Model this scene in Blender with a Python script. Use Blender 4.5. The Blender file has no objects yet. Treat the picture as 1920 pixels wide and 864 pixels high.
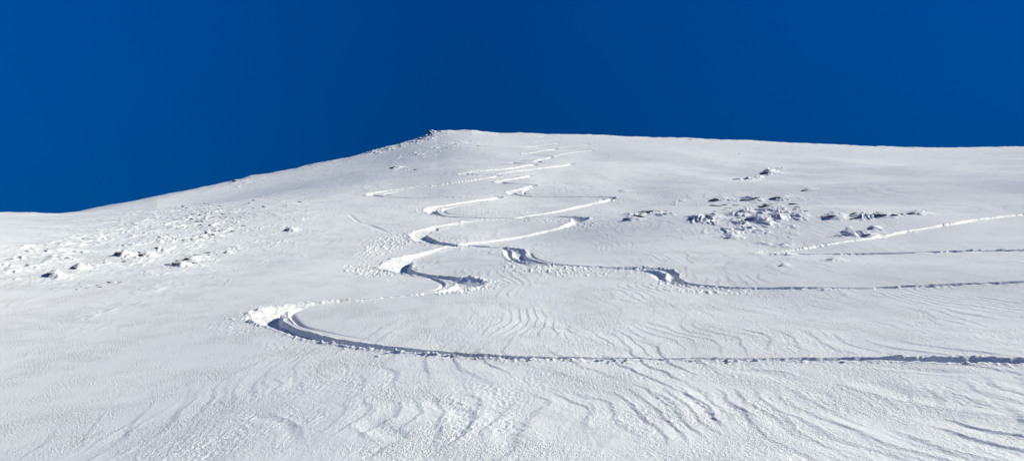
import bpy, math, random
import numpy as np
from mathutils import Vector

random.seed(7)
rng = np.random.default_rng(11)
C = bpy.context.scene
R = math.radians
F32 = np.float32

# ------------------------------------------------------------------ camera model
W, H = 1920.0, 864.0
HFOV = R(65)
FPX = (W / 2) / math.tan(HFOV / 2)
PITCH = math.atan((660 - 432) / FPX)
CP, SP = math.cos(PITCH), math.sin(PITCH)

def ray(px, py):
    """photo pixel -> (azimuth, tan of elevation)"""
    cx, cy = px - W / 2, H / 2 - py
    dx, dy, dz = cx, FPX * CP - cy * SP, FPX * SP + cy * CP
    return math.atan2(dx, dy), dz / math.hypot(dx, dy)

# ------------------------------------------------------------------ noise
_p = rng.permutation(256).astype(np.int32)
PERM = np.concatenate([_p, _p])
_a = rng.random(256) * 2 * math.pi
GX, GY = np.cos(_a).astype(F32), np.sin(_a).astype(F32)

def pn(x, y, seed=0):
    x = np.asarray(x, dtype=F32) + F32(seed * 17.31); y = np.asarray(y, dtype=F32) + F32(seed * 9.77)
    fx, fy = np.floor(x), np.floor(y)
    ix, iy = fx.astype(np.int32) & 255, fy.astype(np.int32) & 255
    x = x - fx; y = y - fy
    u = x * x * x * (x * (x * 6 - 15) + 10); v = y * y * y * (y * (y * 6 - 15) + 10)
    ix1, iy1 = (ix + 1) & 255, (iy + 1) & 255
    p0, p1 = PERM[iy], PERM[iy1]
    def g(i, p, a, b):
        h = PERM[i + p]
        return GX[h] * a + GY[h] * b
    n00 = g(ix, p0, x, y); n10 = g(ix1, p0, x - 1, y)
    n01 = g(ix, p1, x, y - 1); n11 = g(ix1, p1, x - 1, y - 1)
    a = n00 + u * (n10 - n00); b = n01 + u * (n11 - n01)
    return (a + v * (b - a)) * F32(1.5)

def ss(a, b, x):
    t = np.clip((x - a) / (b - a), 0, 1)
    return t * t * (3 - 2 * t)

# ------------------------------------------------------------------ hill shape
# centre profile: photo row seen at a given distance
prof = [(864, 10.5), (760, 14.6), (672, 20), (600, 27), (540, 35), (500, 42), (460, 51), (410, 67), (370, 86),
        (330, 112), (300, 145), (270, 192), (252, 232), (249, 250)]
pd = [0.0, 4.0]; pz = [-1.62, -1.62 + .10]
for r, d in prof:
    th, e = ray(900, r); pd.append(d); pz.append(e * d)
pd = np.array(pd); pz = np.array(pz)
# smooth slope, integrate
dd = np.linspace(0, 250, 2501)
zz = np.interp(dd, pd, pz)
sl = np.gradient(zz, dd)
k = np.exp(-.5 * (np.linspace(-3, 3, 161)) ** 2); k /= k.sum()
slp = np.convolve(np.pad(sl, 80, mode='edge'), k, mode='valid')
zs = -1.62 + np.concatenate([[0], np.cumsum((slp[1:] + slp[:-1]) / 2 * np.diff(dd))])
DC = 238.0
ec = np.interp(DC, dd, zs) / DC
m = dd <= 205
dd2 = list(dd[m]); zs2 = list(zs[m]); s = float(slp[m][-1]); d = dd2[-1]
while d < 1200:                        # rounds over the crest and falls away behind
    d += 1.0
    s -= .0016 if s > -.30 else 0
    zs2.append(zs2[-1] + s); dd2.append(d)
DD, ZS = np.array(dd2), np.array(zs2)
EC = ZS[1:] / DD[1:]
DC = float(DD[1:][np.argmax(EC)]); ecmax = float(EC.max())
e_bot = ray(960, 864)[1]

sil = [(0, 400), (60, 399), (110, 400), (150, 397), (200, 387), (250, 377), (300, 367), (350, 357), (400, 347), (440, 339),
       (470, 331), (500, 326), (560, 315), (600, 306), (650, 296), (700, 283), (740, 273), (775, 263), (798, 255), (815, 248), (840, 244.5),
       (885, 244.5), (905, 248), (935, 250), (1000, 250.5), (1100, 253), (1200, 257), (1300, 260), (1400, 264), (1500, 269),
       (1600, 273), (1700, 277), (1800, 277), (1920, 276)]
sth = np.array([ray(*p)[0] for p in sil]); sev = np.array([ray(*p)[1] for p in sil])
sfine = np.linspace(-1.2, 1.2, 601); _sv = np.interp(sfine, sth, sev)
_k = np.exp(-.5 * (np.linspace(-3, 3, 61)) ** 2); _k /= _k.sum()
ssm = np.convolve(np.pad(_sv, 30, mode='edge'), _k, mode='valid')
cth = np.array([ray(p, 300)[0] for p in (0, 300, 600, 820, 960, 1400, 1920)])
cD = np.array([.50, .60, .80, .97, 1.0, 1.03, 1.0])

def grid_D(th, Dp):
    kk = 1 - np.interp(th, cth, cD)
    return Dp * (1 - kk * ss(.05, 1.0, Dp / DC))

def base(th, Dp):
    """height of the snow field without wind ripples and tracks; returns D, z"""
    D = grid_D(th, Dp)
    cz = ss(.80, .985, Dp / DC)
    ev = np.interp(th, sfine, ssm) * (1 - cz) + np.interp(th, sth, sev) * cz
    mm = 1 - (ev - e_bot) / (ecmax - e_bot)
    e_c = np.interp(Dp, DD, ZS) / np.maximum(Dp, .05)
    t = np.where(Dp > 10.5, ss(.03, .74, Dp / DC), 0)
    e = e_bot + (e_c - e_bot) * (1 - mm * t)
    z = e * D
    x, y = D * np.sin(th), D * np.cos(th)
    fade = (1 - ss(.5, .93, Dp / DC)) * np.interp(th, cth, cD)
    # broad wind-packed undulations
    z = z + ss(.85, .97, Dp / DC) * (pn(x / 9, y / 9, 4) * .30 + pn(x / 2.2, y / 2.6, 24) * .18) * np.clip(D / 200, .3, 1)
    z = z + fade * (pn(x / 26, y / 30, 1) * .95 * ss(16, 60, D) + pn(x / 9, y / 14, 2) * .20 * ss(9, 30, D) + pn(x / 4, y / 7, 3) * .045 * ss(5, 14, D))
    # left foreground rolls over to the left, away from the sun
    q = -x - 2.5
    z = z - .24 * (np.log1p(np.exp(np.clip(q, -30, 30))) ) * np.exp(-(D / 26.0) ** 2)
    q2 = -x - 22
    z = z - .05 * (np.log1p(np.exp(np.clip(q2 / 3, -30, 30))) * 3) * fade * ss(25, 60, D)
    # low swell on the right-hand middle ground
    z = z + .5 * np.exp(-((x - 20) / 12) ** 2 - ((y - 60) / 9) ** 2) * fade
    # behind the camera the hill keeps going down
    a = np.abs(th)
    Fk = 1 - 1.45 * ss(.85, 2.9, a)
    z = -1.62 + (z + 1.62) * Fk
    return D, z

_tab = np.concatenate([np.linspace(4, 60, 700), np.linspace(60, DC * .998, 1400)])
def at(px, py):
    """photo pixel -> point of the snow surface under it (x, y)"""
    th, e = ray(px, py)
    D, z = base(np.full(_tab.shape, th), _tab)
    ee = z / D
    idx = np.nonzero(ee >= e)[0]
    if len(idx) == 0: i = int(np.argmax(ee)); Dh = D[i]
    elif idx[0] == 0: Dh = D[0]
    else:
        i = idx[0]; t = (e - ee[i - 1]) / max(1e-9, ee[i] - ee[i - 1]); Dh = D[i - 1] + t * (D[i] - D[i - 1])
    return np.array([Dh * math.sin(th), Dh * math.cos(th)])

# ------------------------------------------------------------------ the snow grid
fine = np.linspace(R(-39), R(45), 1740)
def grow(a0, a1, n):
    t = np.linspace(0, 1, n + 1)[1:] ** 1.8
    return a0 + (a1 - a0) * t
TH = np.concatenate([grow(R(-39), R(-180), 90)[::-1], fine, grow(R(45), R(180), 90)])
rows = np.concatenate([np.arange(872, 470, -.8), np.arange(470, 236, -.36)])
rowsE = np.array([ray(960, r)[1] for r in rows])
emono = np.maximum.accumulate(EC[:int(DC * 10) if False else np.argmax(EC) + 1])
Dvis = np.interp(rowsE, emono, DD[1:1 + len(emono)])
Dvis = Dvis[Dvis < DC * .97]
DP = np.concatenate([np.array([0.0, .4, 1, 1.6, 2.4, 3.2, 4, 5, 6, 7, 8, 9]), Dvis[Dvis > 9.3], np.linspace(DC * .972, DC * 1.12, 90), DC * (1.12 + 3.2 * np.linspace(0, 1, 31)[1:] ** 1.6)])
DP = np.unique(np.round(DP, 5))
NC, NR = len(TH), len(DP)
TG, PG = np.meshgrid(TH, DP)            # rows x cols
DG, ZG = base(TG, PG)
XG, YG = DG * np.sin(TG), DG * np.cos(TG)
rmin, rmax = DG.min(axis=1), DG.max(axis=1)
print('grid', NR, NC, 'crest', DC)

def window(cx, cy, rad):
    D = math.hypot(cx, cy); th = math.atan2(cx, cy)
    da = rad / max(D, 1)
    c0, c1 = np.searchsorted(TH, [th - da, th + da])
    r0 = np.searchsorted(rmax, D - rad); r1 = np.searchsorted(rmin, D + rad)
    return slice(max(r0, 0), min(r1 + 1, NR)), slice(max(c0, 0), min(c1 + 1, NC))

DZ = np.zeros_like(ZG)
ROUGH = np.zeros(ZG.shape, dtype=F32)      # churned snow
CALM = np.zeros(ZG.shape, dtype=F32)       # where ripples are wiped out
KEEP = np.ones(ZG.shape, dtype=F32)

# ------------------------------------------------------------------ wind crust (sastrugi)
x, y = XG.astype(F32), YG.astype(F32)
near = 1 - ss(95, 190, DG)
wx = pn(x / 3.1, y / 4.3, 5) * .9; wy = pn(x / 2.7, y / 3.9, 6) * 1.6
def saw(ph, w):
    """steep face to the left (-x), long gentle back to the right"""
    f = ph - np.floor(ph)
    return np.where(f < w, ss(0, w, f), 1 - ((f - w) / (1 - w)) ** .8)
bend = pn(x / 5.5, y / 6.5, 7) * 1.7 + pn(x / 2.1, y / 3.4, 8) * .42 + pn(x / .6, y / 1.1, 9) * .12 + pn(x / .16, y / .3, 30) * .06
patch = ss(-.05, .5, pn(x / 4.5, y / 7, 10) + .45 * pn(x / 1.6, y / 3, 11))
ph1 = x / .75 + y * .06 + bend
DZ += saw(ph1, .17) * .023 * (1 - .6 * ss(17, 28, DG)) * patch * near * (1 + .9 * ss(4, 9, x) * (1 - ss(16, 22, DG)) - .45 * ss(-1, -6, x))
bend2 = bend * 1.3 + pn(x / 2.6, y / 3.2, 12) * .8 + pn(x / .8, y / 1.5, 13) * .3 + pn(x / .2, y / .35, 29) * .08
patch2 = ss(.0, .5, pn(x / 3.5, y / 5, 14) + .4 * pn(x / 1.2, y / 2.2, 15))
DZ += saw(x / .42 + y * .05 + bend2, .3) * .015 * patch2 * near
bend3 = pn(x / 12, y / 16, 16) * 1.6 + pn(x / 4, y / 7, 17) * .8 + pn(x / 1.0, y / 2.0, 28) * .2
patch3 = ss(.1, .55, pn(x / 11, y / 17, 18) + .3 * pn(x / 3.5, y / 6, 27))
DZ += saw(x / 2.6 + y * .02 + bend3, .1) * .024 * patch3 * ss(25, 50, DG) * (1 - ss(130, 200, DG))
DZ += (pn(x / .8, y / 1.6, 26) * .012 + pn(x / .35, y / .7, 25) * .005) * near * (1 - .6 * ss(18, 40, DG))
# crust grain
gr = pn(x / .085, y / .17, 19) * .0065 + pn(x / .04, y / .1, 20) * .003
gpatch = .35 + .65 * ss(-.25, .3, pn(x / 2.4, y / 3.4, 21) + .4 * pn(x / .7, y / .9, 22))
gpatch = gpatch * (.6 + .6 * ss(.35, .95, ph1 - np.floor(ph1)))
gpatch = gpatch * (.35 + .65 * ss(-9, -3.5, x))
DZ += gr * gpatch * (1 - ss(20, 50, DG)) * 1.35
DZ *= 1 - .8 * ss(.25, .75, np.exp(-((x + 11) / 7.5) ** 2 - ((y - 27) / 17) ** 2))
DZ *= 1 - .6 * ss(-7, -12, x) * (1 - ss(20, 30, DG))
SAST = DZ.copy(); DZ[:] = 0

# ------------------------------------------------------------------ clusters of buried rocks
def ell(cx, cy, ax, ay, by):
    c = at(cx, cy); a = at(cx + ax, cy + ay) - c; b = at(cx, cy - by) - c
    return c, a, b
def mask_ell(cx, cy, ax, ay, by):
    c, a, b = ell(cx, cy, ax, ay, by)
    rad = 1.5 * (np.hypot(*a) + np.hypot(*b))
    w = window(c[0], c[1], rad)
    dx, dy = XG[w] - c[0], YG[w] - c[1]
    det = a[0] * b[1] - a[1] * b[0]
    u = (dx * b[1] - dy * b[0]) / det; v = (a[0] * dy - a[1] * dx) / det
    q = np.sqrt(u * u + v * v)
    return w, q, u, v

CLUSTERS = [  # cx, cy, ax, ay, by, height, grain
    (1212, 404, 50, -3, 8, .55, .9), (1320, 409, 48, 0, 7, .55, .9), (1425, 402, 85, -1, 12, .60, 1.0), (1420, 375, 95, -2, 6, .55, 1.0),
    (1485, 404, 40, 2, 9, .45, .9), (1560, 408, 28, 0, 5, .5, 1.0), (1630, 405, 48, 0, 7, .5, .8), (1600, 438, 55, -2, 8, .45, .8),
    (1705, 402, 50, -6, 6, .3, .7), (1430, 328, 45, -13, 6, 1.5, 1.5), (1270, 380, 25, -3, 4, .3, .7), (1550, 487, 50, 0, 4, .16, .5),
    (70, 482, 130, -26, 26, .42, .8), (200, 440, 120, -22, 16, .28, .8), (300, 395, 130, -16, 14, .26, .7), (470, 382, 130, -6, 11, .22, .7),
    (360, 412, 110, -10, 18, .24, .7), (200, 496, 130, -32, 10, .40, .8), (350, 485, 70, -14, 16, .30, .7), (360, 445, 110, -26, 9, .26, .7),
    (180, 532, 75, -6, 6, .14, .5), (20, 528, 45, -4, 7, .22, .6), (430, 500, 50, 0, 8, .12, .5),
    (750, 273, 80, -20, 8, .9, 1.6), (840, 272, 90, -8, 7, .40, 1.5), (450, 342, 50, -12, 5, .55, 1.2), (340, 362, 50, -8, 4, .3, 1.0),
    (745, 317, 28, 0, 5, .4, 1.0), (610, 310, 60, -12, 5, .35, 1.2), (1080, 432, 60, -2, 6, .1, .5),
]
for cx, cy, ax, ay, by, hh, gs in CLUSTERS:
    w, q, u, v = mask_ell(cx, cy, ax, ay, by)
    X, Y = XG[w].astype(F32), YG[w].astype(F32)
    mk = 1 - ss(.35, 1.25, q + .35 * pn(X / 1.8, Y / 3.5, 31))
    env = ss(-.12, .32, pn(X / (1.5 * gs), Y / (2.8 * gs), 32 + int(cx) % 7))
    n = saw(X / (1.25 * gs) + Y * .1 + pn(X / gs, Y / (1.8 * gs), 33) * 1.3 + pn(X / .4, Y / .8, 34) * .35, .12) * env
    n = n * .5 + .3 * np.maximum(0, pn(X / (.5 * gs), Y / (1.0 * gs), 40)) * (.3 + env) + .14 * np.maximum(0, pn(X / .2, Y / .4, 41))
    left = cx < 620
    DZ[w] += mk * n * hh * (.36 if left else .62) * (1.2 if cy < 300 else 1)
    CALM[w] = np.maximum(CALM[w], mk * .6)

# individual mounds that hold the larger rocks: steep to the left, tailing out to the right
def mound(px, py, wpx, h, tail=1.6, deep=1.0):
    c = at(px, py); D = np.hypot(*c); wm = wpx / FPX * D
    w = window(c[0], c[1], wm * 4 + 1.5)
    dx, dy = XG[w] - c[0], YG[w] - c[1]
    th = math.atan2(c[0], c[1]); lx = dx * math.cos(th) - dy * math.sin(th); ly = dx * math.sin(th) + dy * math.cos(th)
    nn = pn(XG[w] / (wm * .35), YG[w] / (wm * .6), 50) * .35
    qx = np.where(lx < 0, lx / (.42 * wm), lx / (tail * wm * .6)); qy = np.where(ly < 0, ly / (.55 * wm * deep + .15), ly / (1.5 * wm * deep + .6))
    q = np.sqrt(qx * qx + qy * qy)
    DZ[w] += h * (1 - ss(.1, 1.15, q * (1 + nn))) * (1 + .5 * nn)

# ------------------------------------------------------------------ ski tracks
def smooth_path(pts, step=.22):
    P = np.array([at(p[0], p[1]) for p in pts]); A = np.array([p[2:] for p in pts], dtype=float)
    out, oa = [], []
    n = len(P)
    for i in range(n - 1):
        p0, p1, p2, p3 = P[max(i - 1, 0)], P[i], P[i + 1], P[min(i + 2, n - 1)]
        L = np.hypot(*(p2 - p1)); kk = max(2, int(L / step))
        # centripetal-like tension keeps loops from overshooting
        d1, d2, d0 = L, np.hypot(*(p3 - p2)), np.hypot(*(p1 - p0))
        m1 = (p2 - p0) / max(1e-6, d0 + d1) * d1; m2 = (p3 - p1) / max(1e-6, d1 + d2) * d1
        for t in np.linspace(0, 1, kk, endpoint=False):
            h00, h10, h01, h11 = 2*t**3-3*t*t+1, t**3-2*t*t+t, -2*t**3+3*t*t, t**3-t*t
            out.append(h00 * p1 + h10 * m1 + h01 * p2 + h11 * m2); oa.append(A[i] * (1 - t) + A[i + 1] * t)
    out.append(P[-1]); oa.append(A[-1])
    return np.array(out), np.array(oa)

TRACKMASK = []
def carve(pts, name=None, berm=.45, spray=1.0, steep=.14, thin=False):
    """pts: (px, py, width m, depth m)"""
    pts = [(p[0], p[1], p[2] * (.75 if p[1] < 345 else .75 if p[1] < 400 else .76), p[3] * (.64 if p[1] < 330 else .68 if p[1] < 400 else .68)) for p in pts] if not thin else [(p[0], p[1], p[2], p[3] * .7) for p in pts]
    P, A = smooth_path(pts, .12 if thin else .2)
    if len(P) < 4: return
    T = np.gradient(P, axis=0); T /= np.maximum(1e-6, np.hypot(T[:, 0], T[:, 1]))[:, None]
    N = np.stack([-T[:, 1], T[:, 0]], 1)           # left normal
    kv = np.gradient(T, axis=0)
    ks = np.exp(-.5 * np.linspace(-2.5, 2.5, 21) ** 2); ks /= ks.sum()
    def sm(a): return np.convolve(np.pad(a, 10, mode='edge'), ks, mode='valid')
    seg = np.maximum(.05, np.hypot(*np.gradient(P, axis=0).T))
    curv = sm((kv * N).sum(1) / seg)               # >0: turns left, inner side is left
    up = P / np.hypot(P[:, 0], P[:, 1])[:, None]
    upn = (up * N).sum(1)
    sig = sm(np.tanh(curv * 9 + upn * .6 * 1.2))
    S = np.concatenate([[0], np.cumsum(np.hypot(*np.diff(P, axis=0).T))])
    best = np.full(ZG.shape, 1e9, dtype=F32); dat = {}
    Dd = np.zeros(ZG.shape, F32); WW = np.zeros(ZG.shape, F32); HH = np.zeros(ZG.shape, F32); SG = np.zeros(ZG.shape, F32); CU = np.zeros(ZG.shape, F32)
    touched = np.zeros(ZG.shape, bool)
    for i in range(len(P) - 1):
        a, b = P[i], P[i + 1]; L = np.hypot(*(b - a))
        if L < 1e-5: continue
        rad = A[i, 0] * (2.2 if thin else 3.2) + .25 + L
        w = window((a[0] + b[0]) / 2, (a[1] + b[1]) / 2, rad)
        X, Y = XG[w], YG[w]
        if X.size == 0: continue
        t = ((X - a[0]) * (b[0] - a[0]) + (Y - a[1]) * (b[1] - a[1])) / (L * L)
        tc = np.clip(t, 0, 1)
        qx, qy = a[0] + tc * (b[0] - a[0]), a[1] + tc * (b[1] - a[1])
        ddx, ddy = X - qx, Y - qy
        dist = np.hypot(ddx, ddy)
        better = dist < best[w]
        sgn = np.sign(ddx * N[i, 0] + ddy * N[i, 1])
        for arr, val in ((best, dist), (Dd, dist * sgn), (WW, A[i, 0] + (A[i + 1, 0] - A[i, 0]) * tc), (HH, A[i, 1] + (A[i + 1, 1] - A[i, 1]) * tc),
                         (SG, sig[i] + 0 * tc), (CU, np.abs(curv[i]) + 0 * tc)):
            sub = arr[w]; sub[better] = val[better]; arr[w] = sub
        tw = touched[w]; tw |= better; touched[w] = tw
    ii = np.nonzero(touched)
    d, wd, dep, sg, cu = Dd[ii], WW[ii], HH[ii], SG[ii], CU[ii]
    X, Y = XG[ii].astype(F32), YG[ii].astype(F32)
    edge = 1 + .16 * pn(X / .5, Y / .6, 60) + .10 * pn(X / .14, Y / .22, 61)
    edge = edge + (.28 * pn(X / 2.3, Y / 2.6, 66) if not thin else 0)
    dep = dep * (1 + .45 * pn(X / 1.7, Y / 2.1, 67))
    q = d / (wd * .5) * edge
    def prof(s):                                    # s=-1 inner edge, +1 outer edge
        drop = ss(-1 - steep, -1 + steep * .7, s)
        bank = np.clip((s + .45) / 1.45, 0, 1) ** 1.3
        g = -drop * (1 - bank) * (s < 1)
        bm = np.exp(-((s - 1.25) / .32) ** 2)
        lip = np.exp(-((s + 1.3) / .22) ** 2)
        return g, bm, lip
    wl = (1 + np.clip(sg * 1.6, -1, 1)) / 2          # 1: inner is on the left side (+d)
    gA, bA, lA = prof(-q); gB, bB, lB = prof(q)
    g = gA * wl + gB * (1 - wl); bm = bA * wl + bB * (1 - wl); lp = lA * wl + lB * (1 - wl)
    chunk = .25 + 1.2 * np.maximum(0, pn(X / .9, Y / .8, 62) - .02) + .7 * np.maximum(0, pn(X / .16, Y / .25, 63) - .05) * (1 - ss(35, 60, np.hypot(X, Y)))
    berm = berm * (1 + .9 * (np.hypot(X, Y) < 24))
    z = dep * (g + berm * bm * chunk + .10 * lp)
    if thin: z = dep * (-np.exp(-(q / .8) ** 2) * .8 + .4 * bm)
    inside = np.abs(q) < 1.0
    if not thin:
        z += inside * dep * .10 * pn(X / .22, Y / .4, 64)
    fadein = KEEP[ii]
    DZ[ii] += z * fadein
    CALM[ii] = np.maximum(CALM[ii], 1 - ss(.9, 1.5, np.abs(q)))
    if spray and not thin:
        ou = np.where(wl > .5, -q, q)               # outer side coordinate
        sp = ss(.8, 1.1, ou) * (1 - ss(1.4, 3.4, ou + pn(X / .9, Y / 1.2, 65))) * np.clip(.25 + cu * 2.2, 0, 1) * spray
        ROUGH[ii] = np.maximum(ROUGH[ii], sp)
    mk = np.zeros(ZG.shape, bool); mk[ii] = np.abs(q) < (1.12 if not thin else .9)
    if name: TRACKMASK.append((name, mk))

# first skier's line (the broad one that ends in the foreground)
Q = [(1022, 257, .7, .10), (1011, 257.5, 1, .2), (1030, 259, .7, .14), (1049, 260.5, 1, .2), (1022, 264, .8, .16), (1004, 266, 1.1, .25), (1025, 267, .7, .14),
     (1048, 268.5, 1.1, .2), (1015, 273, .9, .2), (990, 276, 1.3, .32), (1015, 277.5, .7, .16), (1044, 279.5, 1.1, .25), (1010, 285, .9, .22), (984, 289, 1.3, .32),
     (1005, 290.5, .8, .16), (1036, 294, 1.0, .22), (1000, 298, .8, .16), (975, 300, 1.0, .22), (1000, 300.5, .6, .1), (990, 302, .7, .1), (958, 305.5, 1.3, .34), (980, 307.5, .7, .2),
     (1004, 308, 1.1, .3), (990, 311, .9, .26), (950, 317, .9, .24), (900, 321, 1.0, .26), (866, 326, 1.4, .34), (900, 328, .7, .18), (936, 329.5, 1.0, .22),
     (915, 334, .8, .26), (850, 343, .9, .34), (760, 354, 1.0, .36), (710, 361, 1.2, .36), (692, 365.5, 1.3, .38), (725, 369, .8, .32), (850, 370, .75, .30), (922, 368, .8, .18), (938, 369.5, .9, .22),
     (915, 374, .8, .28), (860, 382, .9, .28), (815, 390, 1.2, .32), (806, 396, 1.4, .38), (830, 405, .8, .30), (880, 408.5, .6, .20), (965, 409, .6, .18), (1040, 406.5, .7, .2), (1080, 408, 1.2, .30), (1088, 414, 1.5, .36),
     (1060, 425, 1.0, .34), (1000, 440, .8, .26), (920, 453, .7, .2), (850, 463, .9, .24), (800, 476, 1.2, .34), (760, 487, 1.5, .40), (742, 499, 1.8, .46), (755, 509, 1.3, .42), (790, 516, .8, .3),
     (835, 521, .9, .28), (868, 525, 1.2, .34), (884, 532, 1.5, .38), (868, 540, 1.5, .36), (840, 546, 1.1, .30), (780, 553, .6, .22), (700, 560, .45, .18), (620, 567, .7, .24), (550, 576, 1.1, .32), (506, 587, 1.1, .36),
     (499, 597, 1.0, .38), (519, 610, .8, .33), (555, 624, .65, .28), (610, 637, .62, .25), (700, 651, .65, .24), (800, 661, .6, .22), (900, 668, .55, .19), (1000, 672, .5, .16), (1150, 673.5, .42, .13),
     (1300, 674, .42, .12), (1450, 674, .42, .12), (1600, 674.5, .6, .2), (1750, 675.5, .75, .26), (1860, 677.5, .85, .30), (1990, 681, .85, .30), (2150, 686, .8, .28), (2400, 694, .7, .25), (2900, 712, .5, .2), (3600, 745, .5, .18)]
# second skier's line
Pp = [(1074, 266.5, 1, .2), (1105, 270.5, .9, .2), (1075, 274, .8, .14), (1052, 277.5, 1.3, .3), (1078, 278.5, .7, .16), (1112, 281.5, 1.0, .22), (1085, 285, .8, .26), (1050, 291, .8, .2), (1022, 299, 1.0, .2), (1006, 304, 1.4, .34),
      (1032, 305.5, .7, .2), (1074, 307, 1.1, .2), (1040, 313, .8, .26), (990, 319, .8, .2), (950, 324, .8, .16), (938, 326.5, .9, .16), (960, 328, .6, .14), (996, 328.5, 1.0, .24), (980, 333, .9, .28), (948, 338, 1.1, .28),
      (936, 341.5, 1.4, .36), (960, 344.5, .7, .2), (1002, 347.5, .9, .2), (985, 353, .9, .28), (962, 359, 1.2, .3), (958, 363, 1.2, .32), (985, 368, .8, .28), (1040, 369.5, .6, .18), (1100, 369.5, .6, .18), (1142, 370, 1.0, .22), (1148, 373, 1.0, .26),
      (1115, 382, .9, .30), (1060, 394, .8, .26), (1000, 404, .7, .2), (960, 410, .7, .16), (900, 414, .8, .2), (845, 422, 1.1, .26), (800, 433, 1.4, .32), (784, 442, 1.7, .34), (800, 452, 1.6, .32), (840, 459, 1.0, .28), (900, 463, .7, .22), (950, 466, .8, .25), (972, 470, .8, .26), (972, 479, .9, .32), (988, 489, .8, .34),
      (1030, 496, .7, .30), (1100, 500, .6, .26), (1180, 503, .7, .26), (1240, 505.5, .55, .22), (1262, 512, .55, .24), (1260, 523, .6, .28), (1285, 533, .8, .30), (1340, 539, .7, .26), (1450, 541.5, .6, .22), (1600, 541, .5, .20), (1750, 536, .5, .2), (1900, 530, .5, .2), (2100, 522, .5, .2), (2400, 511, .5, .2), (2900, 495, .5, .18)]
T4 = [(2700, 290, .7, .2), (2350, 336, .7, .24), (2100, 374, .7, .26), (1960, 397, .7, .26), (1860, 409, .7, .26), (1800, 418, .7, .26), (1700, 435, .7, .26), (1620, 449, .7, .24), (1540, 461, .7, .24), (1470, 471, .8, .24), (1428, 475, 1.0, .22), (1450, 477, .7, .30), (1600, 477, .7, .30), (1750, 473.5, .7, .30),
      (1850, 470.5, .8, .32), (1960, 469, .8, .3), (2100, 468, .8, .3), (2400, 466, .7, .26), (2900, 462, .6, .2)]
carve(Q, 'ski_track', berm=.38, spray=.8)
carve(Pp, 'ski_track', berm=.42)
carve(T4, 'ski_track', berm=.4, spray=.7)
# thin second edges of the same skis
for pts in (
    [(700, 557.5, .16, .0), (640, 565, .16, .07), (590, 573, .16, .08), (556, 583, .2, .10), (547, 590, .2, .12), (556, 603, .22, .14), (572, 613, .2, .12), (620, 624, .16, .06), (700, 640, .16, .0)],
    [(780, 516, .16, .02), (800, 520, .18, .10), (820, 526, .2, .14), (831, 534, .22, .14), (820, 542, .2, .12), (790, 549, .16, .02)],
    [(994, 475, .2, .1), (1001, 483, .22, .15), (1020, 490, .2, .12), (1060, 496, .18, .03)],
    [(900, 381, .3, .04), (850, 389, .3, .14), (832, 394, .34, .18), (842, 401, .3, .14), (890, 406, .3, .04)],
    [(1010, 350, .3, .06), (985, 358, .34, .18), (984, 364, .34, .18), (1010, 367.5, .3, .06)],
    [(860, 356, .3, .03), (770, 357, .3, .12), (722, 364, .3, .14), (740, 367.5, .3, .05)],
    [(790, 479, .2, .06), (768, 488, .2, .10), (762, 497, .2, .10), (780, 507, .2, .04)],
    [(1120, 502, .3, .05), (1190, 506, .35, .16), (1222, 510, .45, .24), (1238, 518, .5, .28), (1240, 525, .4, .1)],
    [(940, 463, .3, .05), (950, 468, .4, .2), (955, 478, .5, .24), (966, 489, .45, .2), (990, 499, .4, .06)],
    [(1105, 372, .3, .04), (1130, 373, .3, .14), (1118, 379, .3, .14), (1080, 387, .3, .04)],
    [(668, 415, .4, .05), (700, 425, .6, .10), (726, 436, .5, .02)],
    [(655, 402, .4, .02), (667, 412, .5, .10), (674, 417, .4, .04)],
): carve(pts, None, thin=True)

# ------------------------------------------------------------------ spray fields thrown out in the turns
SPRAY = [(700, 507, 60, 0, 14, .8), (735, 455, 55, -14, 18, .75), (835, 452, 60, 6, 5, .6), (1080, 418, 38, 2, 8, .95), (880, 532, 34, 1, 6, 1.0), (1035, 507, 95, 6, 9, .85), (1180, 508, 80, 3, 4, .6), (960, 495, 20, 6, 16, .6),
         (1330, 548, 120, 4, 4, .8), (1245, 532, 24, 4, 6, .8), (1265, 511, 12, 2, 4, .6), (440, 616, 70, -6, 17, .26), (520, 650, 80, 16, 8, .18), (800, 398, 32, -2, 7, .6), (1000, 414, 90, -3, 3, .6), (900, 465, 80, 0, 5, .6),
         (995, 360, 25, 0, 5, .5), (700, 368, 25, -1, 4, .4), (880, 326, 25, -1, 2.5, .4), (1010, 305, 40, -4, 6, .25), (1160, 378, 20, -1, 6, .4), (985, 475, 40, 6, 10, .35), (1090, 679, 420, 1, 1.6, .3)]
for cx, cy, ax, ay, by, amt in SPRAY:
    w, q, u, v = mask_ell(cx, cy, ax, ay, by)
    X, Y = XG[w].astype(F32), YG[w].astype(F32)
    mk = (1 - ss(.4, 1.3, q + .5 * pn(X / 1.1, Y / 1.6, 70) + .25 * pn(X / .35, Y / .5, 71))) * amt
    ROUGH[w] = np.maximum(ROUGH[w], mk)
inside_any = np.zeros(ZG.shape, bool)
for _, mk in TRACKMASK: inside_any |= mk
ii = np.nonzero(ROUGH > .02)
X, Y = XG[ii].astype(F32), YG[ii].astype(F32); Dm = DG[ii]
sc = 1 + np.clip((Dm - 30) / 60, 0, 2.2) * .6
lump = np.maximum(0, pn(X / (.16 * sc), Y / (.30 * sc), 72) - .05) + .8 * np.maximum(0, pn(X / (.09 * sc), Y / (.17 * sc), 73)) + .35 * np.maximum(0, pn(X / (.5 * sc), Y / (.7 * sc), 74))
DZ[ii] += ROUGH[ii] * lump * .08 * np.where(inside_any[ii], .15, 1)
SAST *= (1 - .85 * CALM)
DZ += SAST

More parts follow.
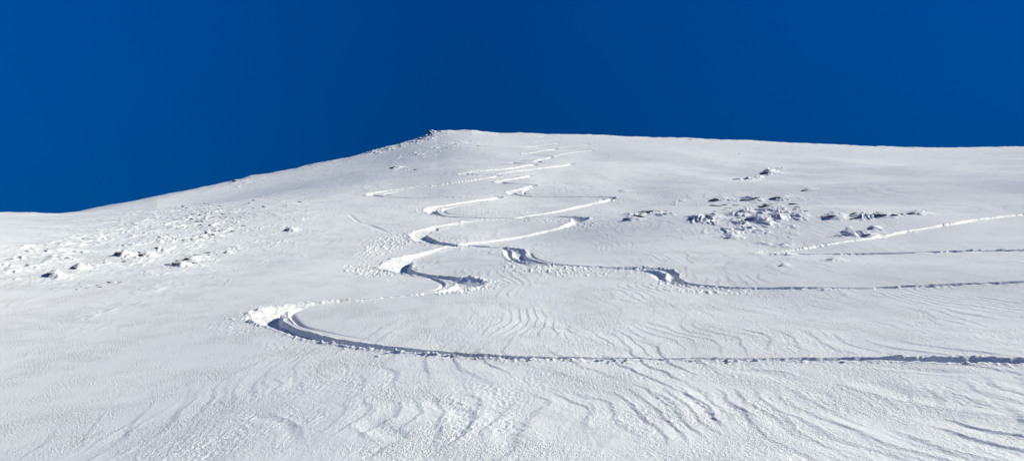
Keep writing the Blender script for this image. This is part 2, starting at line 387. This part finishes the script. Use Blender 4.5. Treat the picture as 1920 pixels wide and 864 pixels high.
# small sharp drift edges seen one by one on the right
for pts in ([(1640, 719, .5, .10), (1680, 732, .5, .12), (1730, 744, .5, .10), (1800, 758, .4, .02)], [(1720, 770, .5, .06), (1790, 783, .6, .14), (1880, 802, .6, .06)], [(1390, 694, .3, .06), (1440, 699, .35, .07), (1480, 713, .35, .02)],
            [(1660, 688, .3, .06), (1740, 694, .35, .09), (1850, 702, .3, .02)], [(470, 776, .3, .02), (520, 790, .2, .05), (540, 802, .2, .05), (548, 830, .2, .01)], [(690, 790, .3, .04), (720, 806, .3, .08), (760, 820, .3, .03)],
            [(820, 752, .3, .04), (850, 768, .3, .08), (880, 790, .3, .02)]):
    P, A = smooth_path(pts, .15)
    for i in range(len(P) - 1):
        pass
    carve([(a, b, c_ * 1.6, d_ * .5) for a, b, c_, d_ in pts], None, thin=True)

# ------------------------------------------------------------------ rocks (data)
# px, py, width px, height ratio, mound height m, snowiness 0..1, label
ROCKS = [
 (1180, 413, 34, .50, .55, .6, 'snow-loaded blue-shaded rock hump at the left end of the right-hand rock field'),
 (1222, 401, 26, .40, .35, .5, 'flat dark rock just above and right of the leftmost hump of the rock field'),
 (1249, 404, 22, .40, .30, .3, 'low blackish stone slab at the right end of the leftmost rock patch'),
 (1306, 412, 30, .45, .50, .6, 'left half of the twin rock hump in the middle of the rock field lower edge'),
 (1336, 411, 26, .45, .45, .6, 'right half of the twin rock hump in the middle of the rock field lower edge'),
 (1345, 376, 32, .35, .35, .5, 'leftmost flat outcrop on the upper edge of the right-hand rock field'),
 (1400, 376, 34, .40, .40, .5, 'snow-streaked outcrop in the middle of the rock field upper edge'),
 (1462, 373, 38, .35, .40, .4, 'long dark outcrop at the right end of the rock field upper edge'),
 (1392, 399, 28, .45, .45, .6, 'rounded snowy hump left of centre inside the densest rock patch'),
 (1440, 388, 34, .45, .40, .4, 'dark broken rock in the centre of the densest rock patch'),
 (1418, 413, 42, .50, .60, .6, 'largest blue-shaded hump at the foot of the densest rock patch'),
 (1456, 412, 22, .45, .40, .5, 'small hump just right of the largest one at the patch foot'),
 (1492, 406, 24, .45, .35, .4, 'pointed stone on the right flank of the densest rock patch'),
 (1560, 409, 36, .38, .50, .6, 'isolated deep blue shaded hump between the two biggest rock patches'),
 (1606, 407, 28, .40, .40, .5, 'left rock of the small patch above the straight climbing track'),
 (1652, 406, 34, .38, .40, .5, 'right rock of the small patch above the straight climbing track'),
 (1716, 401, 30, .25, .22, .6, 'faint nearly buried rock furthest right of the rock field'),
 (1636, 430, 20, .55, .45, .5, 'small pyramid-shaped rock poking up above the climbing track'),
 (1592, 442, 26, .30, .30, .5, 'low stone left of the pyramid rock, close over the climbing track'),
 (1626, 443, 26, .30, .28, .4, 'low dark stone right under the pyramid rock'),
 (1590, 429, 10, .40, .15, .3, 'tiny lone stone left of the pyramid rock'),
 (1371, 447, 24, .50, .35, .4, 'double-topped dark rock alone below the densest rock patch'),
 (1318, 437, 9, .40, .12, .1, 'tiny dark stone left of the double-topped rock'),
 (1514, 357, 20, .40, .28, .4, 'lone rock on the open slope above the rock field'),
 (1166, 359, 22, .35, .25, .4, 'lone flat rock just right of the outermost upper track bend'),
 (1405, 336, 22, .35, .50, .6, 'lower left rock of the slanting ridge high on the right slope'),
 (1440, 326, 30, .40, .60, .5, 'highest dark rock of the slanting ridge high on the right slope'),
 (1276, 378, 14, .30, .18, .4, 'small stone between the leftmost patch and the upper edge of the rock field'),
 (1562, 488, 26, .28, .16, .5, 'thin low rock just below the right-hand straight track'),
 (1468, 499, 16, .28, .14, .4, 'thin drift-tailed stone between the two right-hand tracks'),
 (1386, 289, 8, .40, .12, .1, 'tiny dark stone alone near the top of the right slope'),
 (542, 433, 18, .60, .45, .25, 'dark spiky rock standing alone in smooth snow right of the left scree'),
 (424, 475, 12, .50, .20, .2, 'small dark stone with a thin drift tail below the lone spiky rock'),
 (335, 499, 20, .60, .50, .2, 'darkest jagged rock at the bottom of the left scree'),
 (356, 489, 20, .45, .25, .3, 'dark rock touching the upper right of the darkest jagged one'),
 (228, 480, 22, .65, .60, .3, 'tall dark-sided rock halfway along the lower left rib'),
 (98, 519, 18, .65, .60, .5, 'blue-shaded knob at the lower left end of the left rib'),
 (145, 504, 20, .45, .40, .4, 'dark stone on the crest of the rib just above the blue-shaded knob'),
 (272, 480, 24, .40, .25, .25, 'group-end stone just right of the tall dark-sided rock'),
 (742, 315, 22, .40, .30, .1, 'dark bare stone of the lonely patch high above the widest left bend'),
 (448, 340, 22, .40, .35, .7, 'dark-faced rock breaking the left skyline ridge'),
 (800, 255, 14, .60, .50, .75, 'snow-crusted rock just left of the summit on the skyline'),
 (812, 250, 16, .65, .60, .75, 'largest snow-crusted rock of the summit knob'),
 (824, 248, 12, .55, .45, .8, 'snow-crusted block at the right end of the summit knob'),
 (788, 260, 9, .60, .35, .7, 'small snow-crusted rock lowest of the summit knob'),
 (820, 432, 5, 1.1, .0, 0, 'tiny dark upright stone inside the big left bend'),
]
for r in ROCKS:
    if r[4] > 0: mound(r[0] + r[2] * .10, r[1], r[2], r[4] * (.46 if r[0] > 1000 else .5))

# ------------------------------------------------------------------ build the snow meshes
ZF = ZG + DZ
ZF[0, :] = ZF[0, NC // 2]
dXu = np.gradient(XG, axis=1); dYu = np.gradient(YG, axis=1); dZu = np.gradient(ZF, axis=1)
dXv = np.gradient(XG, axis=0); dYv = np.gradient(YG, axis=0); dZv = np.gradient(ZF, axis=0)
NXv = dYu * dZv - dZu * dYv; NYv = dZu * dXv - dXu * dZv; NZv = dXu * dYv - dYu * dXv
sgn = np.sign(NZv); sgn[sgn == 0] = 1
NXv *= sgn; NYv *= sgn; NZv *= sgn
ln = np.sqrt(NXv**2 + NYv**2 + NZv**2); bad = ln < 1e-9; ln[bad] = 1
NRM = np.stack([NXv / ln, NYv / ln, NZv / ln], -1); NRM[bad] = (0, 0, 1); NRM[0, :] = (0, 0, 1)
VERT = np.stack([XG, YG, ZF], -1).reshape(-1, 3).astype(F32)
NRM = NRM.reshape(-1, 3).astype(F32)
jj, ic = np.meshgrid(np.arange(NR - 1), np.arange(NC), indexing='ij')
ic2 = (ic + 1) % NC
quads = np.stack([jj * NC + ic, jj * NC + ic2, (jj + 1) * NC + ic2, (jj + 1) * NC + ic], -1)[:, :NC - 1].reshape(-1, 4)
# the first and last columns meet behind the camera
v0 = VERT[quads[:, 0]]; v1 = VERT[quads[:, 1]]; v3 = VERT[quads[:, 3]]
quads = quads[:, [0, 1, 2, 3]]

# ---- materials
def newmat(name):
    m_ = bpy.data.materials.new(name); m_.use_nodes = True
    nt = m_.node_tree; return m_, nt, nt.nodes['Principled BSDF']
def snow_material(name='snow', rough_scale=1.0, col=(.87, .878, .84)):
    m_, nt, bs = newmat(name)
    N_ = nt.nodes; L = nt.links
    tc = N_.new('ShaderNodeTexCoord')
    def noise(scale, detail=2, rough=.6, sy=1.0):
        mp = N_.new('ShaderNodeMapping'); mp.inputs['Scale'].default_value = (scale, scale * sy, scale)
        L.new(tc.outputs['Object'], mp.inputs['Vector'])
        n = N_.new('ShaderNodeTexNoise'); n.inputs['Scale'].default_value = 1; n.inputs['Detail'].default_value = detail; n.inputs['Roughness'].default_value = rough
        L.new(mp.outputs['Vector'], n.inputs['Vector']); return n
    n1, n2, n3 = noise(22, 3, .7, .6), noise(60, 2, .6, .7), noise(.25, 4, .6, .5)
    mr = N_.new('ShaderNodeMapRange'); mr.inputs['From Min'].default_value = .4; mr.inputs['From Max'].default_value = .62; mr.inputs['To Min'].default_value = .12; mr.inputs['To Max'].default_value = 1.0
    n4 = noise(.55, 3, .6, .6); L.new(n4.outputs['Fac'], mr.inputs['Value'])
    b1 = N_.new('ShaderNodeBump'); b1.inputs['Distance'].default_value = .06 * rough_scale
    L.new(mr.outputs['Result'], b1.inputs['Strength']); L.new(n1.outputs['Fac'], b1.inputs['Height'])
    b2 = N_.new('ShaderNodeBump'); b2.inputs['Strength'].default_value = .8; b2.inputs['Distance'].default_value = .015 * rough_scale
    L.new(n2.outputs['Fac'], b2.inputs['Height']); L.new(b1.outputs['Normal'], b2.inputs['Normal'])
    L.new(b2.outputs['Normal'], bs.inputs['Normal'])
    cr = N_.new('ShaderNodeValToRGB')
    cr.color_ramp.elements[0].position = .35; cr.color_ramp.elements[0].color = (col[0] * .95, col[1] * .965, col[2] * .98, 1)
    cr.color_ramp.elements[1].position = .65; cr.color_ramp.elements[1].color = (*col, 1)
    L.new(n3.outputs['Fac'], cr.inputs['Fac']); L.new(cr.outputs['Color'], bs.inputs['Base Color'])
    bs.inputs['Roughness'].default_value = .55
    bs.inputs['Specular IOR Level'].default_value = .25
    return m_
SNOW = snow_material()
CAPSNOW = snow_material('cap_snow', .8, (.88, .885, .89))
def rock_material(name, c0, c1):
    m_, nt, bs = newmat(name); N_ = nt.nodes; L = nt.links
    tc = N_.new('ShaderNodeTexCoord')
    n = N_.new('ShaderNodeTexNoise'); n.inputs['Scale'].default_value = 7; n.inputs['Detail'].default_value = 6; n.inputs['Roughness'].default_value = .7
    L.new(tc.outputs['Object'], n.inputs['Vector'])
    cr = N_.new('ShaderNodeValToRGB'); cr.color_ramp.elements[0].position = .35; cr.color_ramp.elements[0].color = (*c0, 1); cr.color_ramp.elements[1].position = .68; cr.color_ramp.elements[1].color = (*c1, 1)
    L.new(n.outputs['Fac'], cr.inputs['Fac']); L.new(cr.outputs['Color'], bs.inputs['Base Color'])
    b = N_.new('ShaderNodeBump'); b.inputs['Distance'].default_value = .05; L.new(n.outputs['Fac'], b.inputs['Height']); L.new(b.outputs['Normal'], bs.inputs['Normal'])
    bs.inputs['Roughness'].default_value = .9; return m_
ROCKM = rock_material('dark_rock', (.04, .036, .032), (.20, .175, .15))
STONEM = rock_material('scree_stone', (.035, .033, .03), (.17, .15, .13))

def mesh_from(name, V, Qd, Nn, mat):
    used = np.unique(Qd); rem = np.zeros(len(V), np.int64); rem[used] = np.arange(len(used))
    V = V[used]; Nn = Nn[used]; Qd = rem[Qd]
    me = bpy.data.meshes.new(name)
    me.vertices.add(len(V)); me.vertices.foreach_set('co', V.ravel())
    me.loops.add(Qd.size); me.loops.foreach_set('vertex_index', Qd.astype(np.int32).ravel())
    me.polygons.add(len(Qd)); me.polygons.foreach_set('loop_start', np.arange(0, Qd.size, 4, dtype=np.int32))
    me.update(calc_edges=True); me.validate()
    me.polygons.foreach_set('use_smooth', np.ones(len(me.polygons), bool))
    me.materials.append(mat)
    if len(me.vertices) == len(V): me.normals_split_custom_set_from_vertices(Nn)
    ob = bpy.data.objects.new(name, me); C.collection.objects.link(ob)
    return ob

# orientation: rows go outwards, columns clockwise -> normals must point up
a_, b_, c_ = VERT[quads[len(quads) // 2, :3]]
if np.cross(b_ - a_, c_ - a_)[2] < 0: quads = quads[:, ::-1]
fmask = np.zeros(len(quads), np.int8)
cj, ci = quads.min(axis=1) // NC, quads.min(axis=1) % NC
for idx, (nm, mk) in enumerate(TRACKMASK):
    sel = mk[cj, ci] & (fmask == 0); fmask[sel] = idx + 1
snow = mesh_from('snow_slope', VERT, quads[fmask == 0], NRM, SNOW)
snow['kind'] = 'structure'; snow['label'] = 'wind-crusted snow slope rising to the ridge'
TL = ['wide winding ski track ending in the long foreground furrow', 'second winding ski track leaving across the right middle ground', 'hairpin ski track entering and leaving at the right edge']
for idx, (nm, mk) in enumerate(TRACKMASK):
    o = mesh_from(nm, VERT, quads[fmask == idx + 1], NRM, SNOW); o['kind'] = 'structure'; o['label'] = TL[idx]

def ground(x_, y_):
    th = math.atan2(x_, y_); D = math.hypot(x_, y_)
    c = min(NC - 1, max(0, int(np.searchsorted(TH, th)))); r = int(np.searchsorted(DG[:, c], D)); r = min(max(r, 1), NR - 1)
    return float(min(ZF[r, c], ZF[r - 1, c]))

# ------------------------------------------------------------------ rock meshes
import bmesh
from mathutils import noise as mn
def rock_mesh(seed, sub=3, flat=.6, rough=.35):
    bm = bmesh.new(); bmesh.ops.create_icosphere(bm, subdivisions=sub, radius=1)
    off = Vector((seed * 3.7, seed * 1.3, seed * 5.1))
    rnd = random.Random(seed)
    planes = [(Vector((rnd.uniform(-1, 1), rnd.uniform(-1, 1), rnd.uniform(-.4, 1))).normalized(), rnd.uniform(.45, .85)) for _ in range(9)]
    for v in bm.verts:
        p = v.co.copy()
        p *= 1 + rough * mn.noise(p * 1.3 + off) + rough * .4 * mn.noise(p * 3.4 + off)
        for n, dd_ in planes:                       # faceted cleavage faces
            k_ = p.dot(n) - dd_
            if k_ > 0: p -= n * k_ * .88
        v.co = Vector((p.x, p.y, p.z * flat if p.z > 0 else p.z * .5))
    return bm
def bm_obj(bm, name, mat):
    me = bpy.data.meshes.new(name); bm.to_mesh(me); bm.free(); me.materials.append(mat)
    me.polygons.foreach_set('use_smooth', [False] * len(me.polygons))
    return me
def cap_mesh(seed, snowi, sub=3, flat=.6):
    bm = rock_mesh(seed, sub, flat)
    bm.normal_update()
    thr = .78 - .75 * snowi
    off = Vector((seed * 2.2, 4.4, 1.1))
    kill = [f for f in bm.faces if f.normal.z + .35 * f.normal.x + .35 * mn.noise(f.calc_center_median() * 2.3 + off) < thr]
    bmesh.ops.delete(bm, geom=kill, context='FACES')
    for v in bm.verts:
        v.co += Vector((.02, .02, .10 + .05 * mn.noise(v.co * 3 + off))) if not v.is_boundary else Vector((0, 0, .015))
    return bm

def tag(o, label, cat, group=None):
    o['label'] = label; o['category'] = cat
    if group: o['group'] = group

for i, (px, py, wpx, hr, mh, sn, lab) in enumerate(ROCKS):
    c = at(px, py); D = float(np.hypot(*c)); wm = wpx / FPX * D
    if i == len(ROCKS) - 1:
        hw = wm * .5
        me = bm_obj(rock_mesh(200 + i, 3, .9), 'stone', STONEM); o = bpy.data.objects.new('stone', me)
        o.location = (c[0], c[1], ground(*c) + .02); o.scale = (hw, hw, hw * 1.9)
        C.collection.objects.link(o); tag(o, lab, 'stone'); continue
    th = math.atan2(c[0], c[1])
    root = bpy.data.objects.new('rock', None); root.empty_display_size = .3; C.collection.objects.link(root)
    s_ = wm * (.36 if px > 1000 else .62 if py < 270 else .40)
    if py < 270: sn = .5
    ox, oy = -.16 * wm, -.12 * wm
    p_ = np.array([c[0] + ox * math.cos(th) + oy * math.sin(th), c[1] - ox * math.sin(th) + oy * math.cos(th)])
    root.location = (p_[0], p_[1], ground(*p_) + s_ * (.45 if py < 270 else -.05))
    root.scale = (s_ * 1.1, s_ * random.uniform(.7, 1.0), s_ * (hr * (.74 if px > 1000 else 1.6 if py < 270 else 1.05))); root.rotation_euler = (random.uniform(-.1, .1), random.uniform(-.15, .05), random.uniform(-.4, .4) - th)
    tag(root, lab, 'rock')
    o = bpy.data.objects.new('stone_body', bm_obj(rock_mesh(i + 1, 4 if wm > 1 else 3), 'stone_body', ROCKM)); C.collection.objects.link(o); o.parent = root
    if sn > .15:
        bmc = cap_mesh(i + 1, min(1, sn + .15), 4 if wm > 1 else 3)
        if len(bmc.faces) > 4:
            mc = bm_obj(bmc, 'snow_cap', CAPSNOW); oc = bpy.data.objects.new('snow_cap', mc); C.collection.objects.link(oc); oc.parent = root
            mc.polygons.foreach_set('use_smooth', [True] * len(mc.polygons))
        else: bmc.free()

# small stones sticking out of the snow, in bands
VAR = [bm_obj(rock_mesh(300 + k_, 2, .7, .45), 'stone', STONEM) for k_ in range(8)]
BANDS = [  # cx, cy, ax, ay, by, count, px size, label, group
 (440, 386, 125, -6, 9, 32, 6, 'small dark stone poking out of the topmost sparse scree band on the left slope', 'stones of the topmost left scree band'),
 (395, 408, 75, -8, 13, 38, 7, 'small dark stone in the dense scree patch in the middle of the left slope', 'stones of the dense left scree patch'),
 (385, 440, 80, -16, 8, 30, 7, 'small dark stone in the diagonal line of scree running above the left rib', 'stones of the diagonal left scree line'),
 (110, 474, 100, -20, 20, 26, 7, 'small half-buried stone in the lumpy scree field at the left picture edge', 'stones of the left edge scree field'),
 (210, 492, 105, -28, 7, 22, 8, 'dark stone sitting on the snow-covered rib of the lower left slope', 'stones on the lower left rib'),
 (360, 488, 50, -10, 12, 22, 8, 'dark stone scattered round the jagged rock at the bottom of the left scree', 'stones round the darkest jagged rock'),
 (195, 535, 55, -7, 4, 9, 7, 'flat stone in the short lowest band under the left rib', 'stones of the lowest left band'),
 (440, 507, 28, 0, 3, 4, 7, 'flat stone in the faint short row right of the left scree', 'stones of the faint short row'),
 (1420, 393, 90, -1, 18, 52, 8, 'small stone between the humps of the densest right-hand rock patch', 'stones of the densest right patch'),
 (1220, 402, 40, -3, 8, 14, 8, 'small stone among the leftmost patch of the right-hand rock field', 'stones of the leftmost right patch'),
 (1630, 405, 80, -3, 6, 12, 7, 'small stone among the rocks above the straight climbing track', 'stones above the climbing track'),
 (760, 317, 28, 1, 3, 10, 5, 'small stone of the lonely patch high above the widest left bend', 'stones of the lonely high patch'),
 (860, 275, 70, -8, 4, 16, 4, 'tiny stone in the thin band just under the summit', 'stones in the band under the summit'),
 (1400, 265, 260, 9, 1, 9, 5, 'tiny dark stone breaking through the snow along the right skyline', 'stones along the right skyline'),
 (760, 268, 45, -14, 3, 12, 5, 'tiny stone along the skyline ridge left of the summit', 'stones along the skyline ridge'),
]
for cx, cy, ax, ay, by, n, sz, lab, grp in BANDS:
    for k_ in range(n):
        a = random.uniform(0, 2 * math.pi); r_ = math.sqrt(random.random())
        px = cx + ax * r_ * math.cos(a); py = cy + ay * r_ * math.cos(a) - by * r_ * math.sin(a)
        if px < -20: continue
        c = at(px, py); D = float(np.hypot(*c))
        o = bpy.data.objects.new('stone', random.choice(VAR)); C.collection.objects.link(o)
        s_ = sz * random.choice([.4, .55, .7, .95, 1.3]) / FPX * D * (.62 if cx > 1000 else .48)
        o.location = (c[0], c[1], ground(*c) - s_ * .1)
        fl = 1.5 if cx > 1000 else 1
        o.scale = (s_ * random.uniform(1, 1.8) * fl, s_ * random.uniform(.8, 1.3), s_ * random.uniform(.45, .8) / fl ** .5)
        o.rotation_euler = (random.uniform(-.3, .3), random.uniform(-.3, .3), random.uniform(-.6, .6))
        tag(o, lab, 'stone', grp)

# ------------------------------------------------------------------ snow clods left beside the foreground furrow
CLODV = []
for k_ in range(6):
    bm = rock_mesh(500 + k_, 3, .8, .5)
    me = bm_obj(bm, 'snow_clod', CAPSNOW); me.polygons.foreach_set('use_smooth', [True] * len(me.polygons)); CLODV.append(me)
fur, _ = smooth_path([(610, 644, 1, 1), (700, 657, 1, 1), (800, 667, 1, 1), (900, 673, 1, 1), (1000, 677, 1, 1), (1150, 678.5, 1, 1), (1300, 678.5, 1, 1), (1450, 678, 1, 1), (1600, 678.5, 1, 1), (1750, 680, 1, 1), (1900, 683, 1, 1)])
heavy = [(693, 14), (1080, 20), (1095, 12), (1225, 14), (1245, 12), (1262, 12), (1285, 12), (1300, 10), (1340, 16), (1360, 12)]
heavyxy = [at(h_[0], 673 if h_[0] > 900 else 654) for h_ in heavy]
for k_ in range(110):
    if k_ < len(heavy): c = heavyxy[k_] + rng.normal(0, .03, 2); wm = heavy[k_][1] / FPX * 20 * .5; lab = 'larger white snow lump thrown onto the edge of the long foreground ski furrow'; grp = 'larger snow lumps beside the foreground furrow'
    else:
        c = fur[int(rng.random() ** 1.15 * (len(fur) - 1))] + rng.normal(0, .17, 2); wm = .018 + .085 * random.random() ** 3; lab = 'small snow clod lying along the near edge of the long foreground ski furrow'; grp = 'small snow clods beside the foreground furrow'
    o = bpy.data.objects.new('snow_clod', random.choice(CLODV)); C.collection.objects.link(o)
    o.location = (c[0], c[1], ground(*c) + wm * .15); o.scale = (wm, wm * .9, wm * random.uniform(.5, .9)); o.rotation_euler = (random.uniform(-.5, .5), random.uniform(-.5, .5), random.uniform(0, 6.28))
    tag(o, lab, 'snow lump', grp)

# ------------------------------------------------------------------ light, sky, camera
SUN_AZ, SUN_EL = R(70), R(32)          # azimuth clockwise from the view direction (+Y)
sd = Vector((math.cos(SUN_EL) * math.sin(SUN_AZ), math.cos(SUN_EL) * math.cos(SUN_AZ), math.sin(SUN_EL)))
sun = bpy.data.lights.new('sun', 'SUN'); sun.energy = 4.6; sun.angle = R(.53); sun.color = (1.0, .978, .875)
so = bpy.data.objects.new('sun', sun); so.rotation_euler = sd.to_track_quat('Z', 'Y').to_euler(); C.collection.objects.link(so)

wd = bpy.data.worlds.new('World'); C.world = wd; wd.use_nodes = True
nt = wd.node_tree; bg = nt.nodes['Background']
sk = nt.nodes.new('ShaderNodeTexSky'); sk.sky_type = 'NISHITA'; sk.sun_disc = False
sk.sun_elevation = SUN_EL; sk.sun_rotation = SUN_AZ; sk.altitude = 2500; sk.air_density = 1.0; sk.dust_density = .0; sk.ozone_density = 4.0
hs = nt.nodes.new('ShaderNodeMixRGB'); hs.blend_type = 'MULTIPLY'; hs.inputs['Fac'].default_value = 1
hs.inputs['Color2'].default_value = (.0, .43, .98, 1)
nt.links.new(sk.outputs['Color'], hs.inputs['Color1'])
# skylight is polarised: darkest a quarter turn from the sun and deeper low over the hill
tcw = nt.nodes.new('ShaderNodeTexCoord')
dot = nt.nodes.new('ShaderNodeVectorMath'); dot.operation = 'DOT_PRODUCT'
pol = Vector((math.sin(R(90)), math.cos(R(90)), .0)).normalized(); dot.inputs[1].default_value = pol
nt.links.new(tcw.outputs['Generated'], dot.inputs[0])
ab = nt.nodes.new('ShaderNodeMath'); ab.operation = 'ABSOLUTE'; nt.links.new(dot.outputs['Value'], ab.inputs[0])
m1 = nt.nodes.new('ShaderNodeMapRange'); m1.inputs['From Min'].default_value = -.62; m1.inputs['From Max'].default_value = .0; m1.inputs['To Min'].default_value = 1.5; m1.inputs['To Max'].default_value = .84
m1.interpolation_type = 'SMOOTHSTEP'; nt.links.new(dot.outputs['Value'], m1.inputs['Value'])
sep = nt.nodes.new('ShaderNodeSeparateXYZ'); nt.links.new(tcw.outputs['Generated'], sep.inputs[0])
m2 = nt.nodes.new('ShaderNodeMapRange'); m2.inputs['From Min'].default_value = .15; m2.inputs['From Max'].default_value = .42; m2.inputs['To Min'].default_value = .46; m2.inputs['To Max'].default_value = 1.0
nt.links.new(sep.outputs['Z'], m2.inputs['Value'])
mu = nt.nodes.new('ShaderNodeMath'); mu.operation = 'MULTIPLY'; nt.links.new(m1.outputs[0], mu.inputs[0]); nt.links.new(m2.outputs[0], mu.inputs[1])
vm = nt.nodes.new('ShaderNodeVectorMath'); vm.operation = 'SCALE'; nt.links.new(hs.outputs['Color'], vm.inputs[0]); nt.links.new(mu.outputs[0], vm.inputs['Scale'])
nt.links.new(vm.outputs['Vector'], bg.inputs['Color'])
bg.inputs['Strength'].default_value = .065

cam = bpy.data.cameras.new('camera'); cam.sensor_width = 36; cam.lens = 18 / math.tan(HFOV / 2); cam.clip_end = 5000; cam.clip_start = .1
co = bpy.data.objects.new('camera', cam); C.collection.objects.link(co); co.location = (0, 0, 0); co.rotation_euler = (R(90) + PITCH, 0, 0)
C.camera = co
C.render.resolution_x, C.render.resolution_y = 1024, 460
vs = C.view_settings; vs.view_transform = 'Standard'; vs.look = 'None'; vs.gamma = 1; vs.exposure = .35
